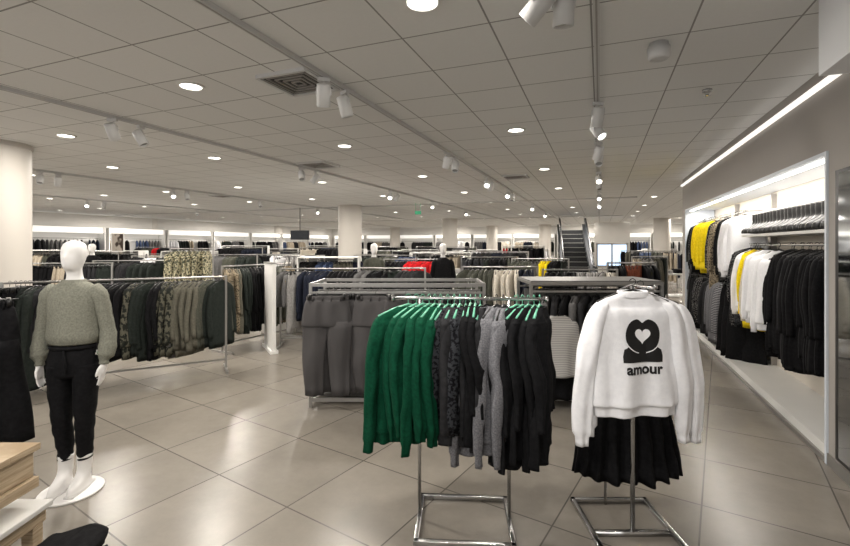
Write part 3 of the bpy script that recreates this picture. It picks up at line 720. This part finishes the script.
for k in range(11):
    for s in (0,1): inst('ankle_boot',BM,e,(1.88,4.75+k*.22+s*.10,1.835),(0,0,R(-65+10*math.sin(k*3+s))),(1.15,1.05,1.1))
# ---------------- mid-ground racks
DK=['black','charcoal','black','grey','navy','darkgreen','black','olive']
def palette(rnd,accent=None,kinds=('top','long','trousers','coat')):
    it=[]
    for _ in range(7):
        c=rnd.choice(DK) if rnd.random()<.72 else rnd.choice(['white','cream','beige','lightgrey','grey','lace','khaki','blue','lightgrey'])
        it.append((rnd.choice(kinds),c,rnd.randint(2,6)))
    if accent: it.insert(rnd.randrange(4),accent)
    return it
rnd=random.Random(11)
mids=[
 (320,7.6,1.3,5,1.30,None,False),(392,7.4,1.1,-8,1.32,None,False),(500,7.2,1.2,0,1.35,None,False),(580,7.3,1.2,0,1.30,None,False),(632,7.6,.9,10,1.40,('top','rust',4),False),
 (415,10.1,1.4,0,1.38,('top','red',7),False),(490,10.4,1.4,15,1.42,None,False),(540,9.8,1.2,-10,1.40,('top','yellow',3),False),(650,11.8,1.2,20,1.4,None,False),
 (192,9.4,.8,20,1.62,('coat','floral',14),False),(330,10.6,1.4,0,1.35,None,True),(300,12.6,1.4,30,1.4,None,False),
 (60,8.6,1.8,10,1.35,None,False),(130,9.2,1.3,15,1.38,None,False),(45,11.8,1.8,10,1.5,None,True),(165,12.2,1.8,0,1.4,('top','white',4),False),(112,14.3,2,0,1.45,None,True),(232,11.6,1.3,0,1.45,None,False),
 (255,14.2,1.8,10,1.4,None,False),(385,13.2,1.8,0,1.4,('top','blue',5),False),(440,13.8,1.8,10,1.4,None,True),(500,13.8,1.7,-10,1.5,None,False),(655,15.2,1.5,0,1.5,None,False)]
for b,d in [(b+ (17 if k%2 else 0),d) for k,d in enumerate((17.5,20.5,23.5,27.5)) for b in range(50,680,46)]:
    if 548<b<622: continue
    mids.append((b+rnd.uniform(-8,8),d+rnd.uniform(-.6,.6),1.9,rnd.choice((0,0,10,-10)),rnd.choice((1.4,1.45,1.6,1.35)),rnd.choice((None,None,None,None,('top','red',2),('top','white',5))),rnd.random()<.3))
for b,d,L_,yo,h,ac,pn in mids:
    c=bear(b,d); yw=TH+R(yo); dx,dy=math.cos(yw)*L_/2,math.sin(yw)*L_/2
    if c[0]+abs(dx)>1.5 and c[1]<11.4: continue
    rack('clothing_rack',(c[0]-dx,c[1]-dy),(c[0]+dx,c[1]+dy),h,palette(rnd,ac,('top','long','trousers','coat') if h>1.3 else ('top','long','trousers')),sp=.075 if d<12 else .11,turn=60 if d<16 else 70,jit=.35,panel=pn)

def table(b,d,w=1.2,dp=.8,h=.85,yo=0,seed=0,box_=False):
    e=empty('display_table',(*bear(b,d),0),TH+R(yo)); bm=bmesh.new(); r=random.Random(seed)
    box(bm,-w/2,w/2,-dp/2,dp/2,h-.04,h,0,.004)
    if box_: box(bm,-w/2+.02,w/2-.02,-dp/2+.02,dp/2-.02,0,h-.04,0)
    else:
        for sx in (-1,1):
            for sy in (-1,1): box(bm,sx*(w/2-.04)-.02,sx*(w/2-.04)+.02,sy*(dp/2-.04)-.02,sy*(dp/2-.04)+.02,0,h-.04,0)
        box(bm,-w/2+.04,w/2-.04,-dp/2+.04,dp/2-.04,.25,.28,0)
    x=-w/2+.2
    while x<w/2-.15:
        nst=r.randint(1,4); mi=r.randint(1,4)
        for k in range(nst): skin(bm,[ering(x,0,h+.03*k+dz,.14*q,.18*q,16,0,1,0,.5) for dz,q in ((0,.92),(.012,1),(.028,.94))],mi=mi)
        x+=.34
    new_obj('table',bm,[WHITEP,F['black'],F['lightgrey'],F['cream'],F['navy']],True,e)
for i,(b,d,w,h,bx) in enumerate(((293,9.0,1.1,.85,True),(318,14.4,1.6,1.05,True),(205,16.0,2.0,1.1,True),(272,10.9,.8,.9,True),(75,15.9,2.0,1.3,True),(300,19.0,2.4,1.3,True),(515,12.0,1.1,.9,False),(675,12.8,.9,.9,False),(458,11.9,1.1,.95,False),(350,12,1.0,.9,False))):
    table(b,d,w,.7,h,0,i,bx)

def poster(b,d,z0,w,h,c):
    e=empty('poster_stand',(*bear(b,d),0),TH); bm=bmesh.new(); box(bm,-w/2,w/2,-.015,.015,z0,z0+h,0); box(bm,-w/2+.03,w/2-.03,-.018,-.015,z0+.03,z0+h-.03,1)
    tube(bm,[(0,.02,.02),(0,.02,z0)],.012,8,2); box(bm,-.2,.2,-.15,.15,0,.02,2)
    new_obj('poster',bm,[WHITEP,c,METAL],False,e)
PO=fabric('poster_photo',(70,60,54),(175,166,156),'camo',3.0)
poster(118,13.2,1.5,.38,.55,PO)

# ---------------- perimeter wall bays (white header + rail)
HEAD=mat('lit_header',(245,242,236),.5,emit=.7)
def bay(x,y,rz,L_,seed):
    e=empty('wall_shelving_bay',(x,y,0),rz); bm=bmesh.new(); r=random.Random(seed)
    box(bm,-L_/2,L_/2,.0,.03,0,2.5,0); box(bm,-L_/2,L_/2,-.35,0,2.25,2.5,1)
    for s in (-1,1): box(bm,s*L_/2-.02,s*L_/2+.02,-.45,0,0,2.5,0)
    box(bm,-L_/2,L_/2,-.45,0,0,.1,0); tube(bm,[(-L_/2,-.22,2.0),(L_/2,-.22,2.0)],.015,6,2); tube(bm,[(-L_/2,-.22,1.0),(L_/2,-.22,1.0)],.015,6,2)
    new_obj('carcass',bm,[WHITEP,HEAD,METAL],False,e)
    x_=-L_/2+.15
    pal=[r.choice(DK+['white','beige','blue','cream','grey']) for _ in range(9)]
    i=0
    while x_<L_/2-.1:
        c=pal[(i//4)%9]
        for z in (2.0,1.0):
            if r.random()<.85: inst('hanging_top',garment('top',c if z>1.5 else pal[(i//3+3)%9],i),e,(x_,-.22,z),(0,0,R(70)+r.uniform(-.3,.3)),(.95,1,1.2))
        x_+=.17; i+=1
for k in range(9): bay(-20+k*3.1,33.95,0,2.9,k)
for k in range(9): bay(-21.95,6.5+k*3.1,R(90),2.9,30+k)

# ---------------- escalator
ex,ey=bear(579,17.5)
e=empty('escalator',(ex,ey,0),TH*.35); bm=bmesh.new()
ns=12; run=.32; rise=.20
for i in range(ns):
    box(bm,-.46,.46,i*run,(i+1)*run,max(0,(i-1)*rise),(i+1)*rise,0); box(bm,-.46,.46,i*run-.01,i*run+.012,(i+1)*rise-.02,(i+1)*rise+.003,4)
for s in (-1,1):
    for x0,x1,zo,z1,mi in ((s*.56-.09,s*.56+.09,-.1,.28,1),(s*.56-.01,s*.56+.01,.28,.85,2)):
        P=[(-.7,max(0,zo)),(ns*run,ns*rise+zo-.1),(ns*run,min(3.05,ns*rise+z1)),(-.0,z1),(-.7,z1)]
        P=[(y,min(3.05,z)) for y,z in P]
        a_=[bm.verts.new((x0,y,z)) for y,z in P]; b_=[bm.verts.new((x1,y,z)) for y,z in P]
        for f in (a_,list(reversed(b_))): bm.faces.new(f).material_index=mi
        for i in range(5): bm.faces.new((a_[i],a_[(i+1)%5],b_[(i+1)%5],b_[i])).material_index=mi
    tube(bm,[(s*.56,-.7,.3),(s*.56,-.85,.6),(s*.56,-.7,.88),(s*.56,0,.88),(s*.56,3.2,2.9)],.04,8,3)
new_obj('steps_and_balustrade',bm,[mat('step_metal',(34,35,38),.4,.3),mat('escalator_skirt',(120,122,126),.3,.7),mat('balustrade_glass',(80,88,94),.08),BLACKP,mat('step_edge',(130,130,126),.4)],False,e)
bm=bmesh.new(); wx,wy=bear(612,24.5)
for x0,x1,z0,z1 in ((-.8,.8,.5,.58),(-.8,.8,1.72,1.8),(-.8,-.72,.5,1.8),(.72,.8,.5,1.8),(-.04,.04,.5,1.8)): box(bm,wx+x0,wx+x1,wy,wy+.08,z0,z1,0)
box(bm,wx-.72,wx+.72,wy+.03,wy+.05,.58,1.72,1)
box(bm,wx-.9,wx+.9,wy+.08,wy+.2,0,2.95,2)
new_obj('window_1',bm,[METAL,mat('daylight_pane',(190,214,240),.2,emit=1.3),WALLW],False)

# ---------------- world: soft fill light, rear wall left off behind the viewer to admit it
w=bpy.data.worlds.new('world'); scene.world=w; w.use_nodes=True
w.node_tree.nodes['Background'].inputs[0].default_value=(1,.985,.96,1); w.node_tree.nodes['Background'].inputs[1].default_value=1.0
scene.view_settings.view_transform='Standard'
scene.view_settings.look='None'
scene.view_settings.exposure=0
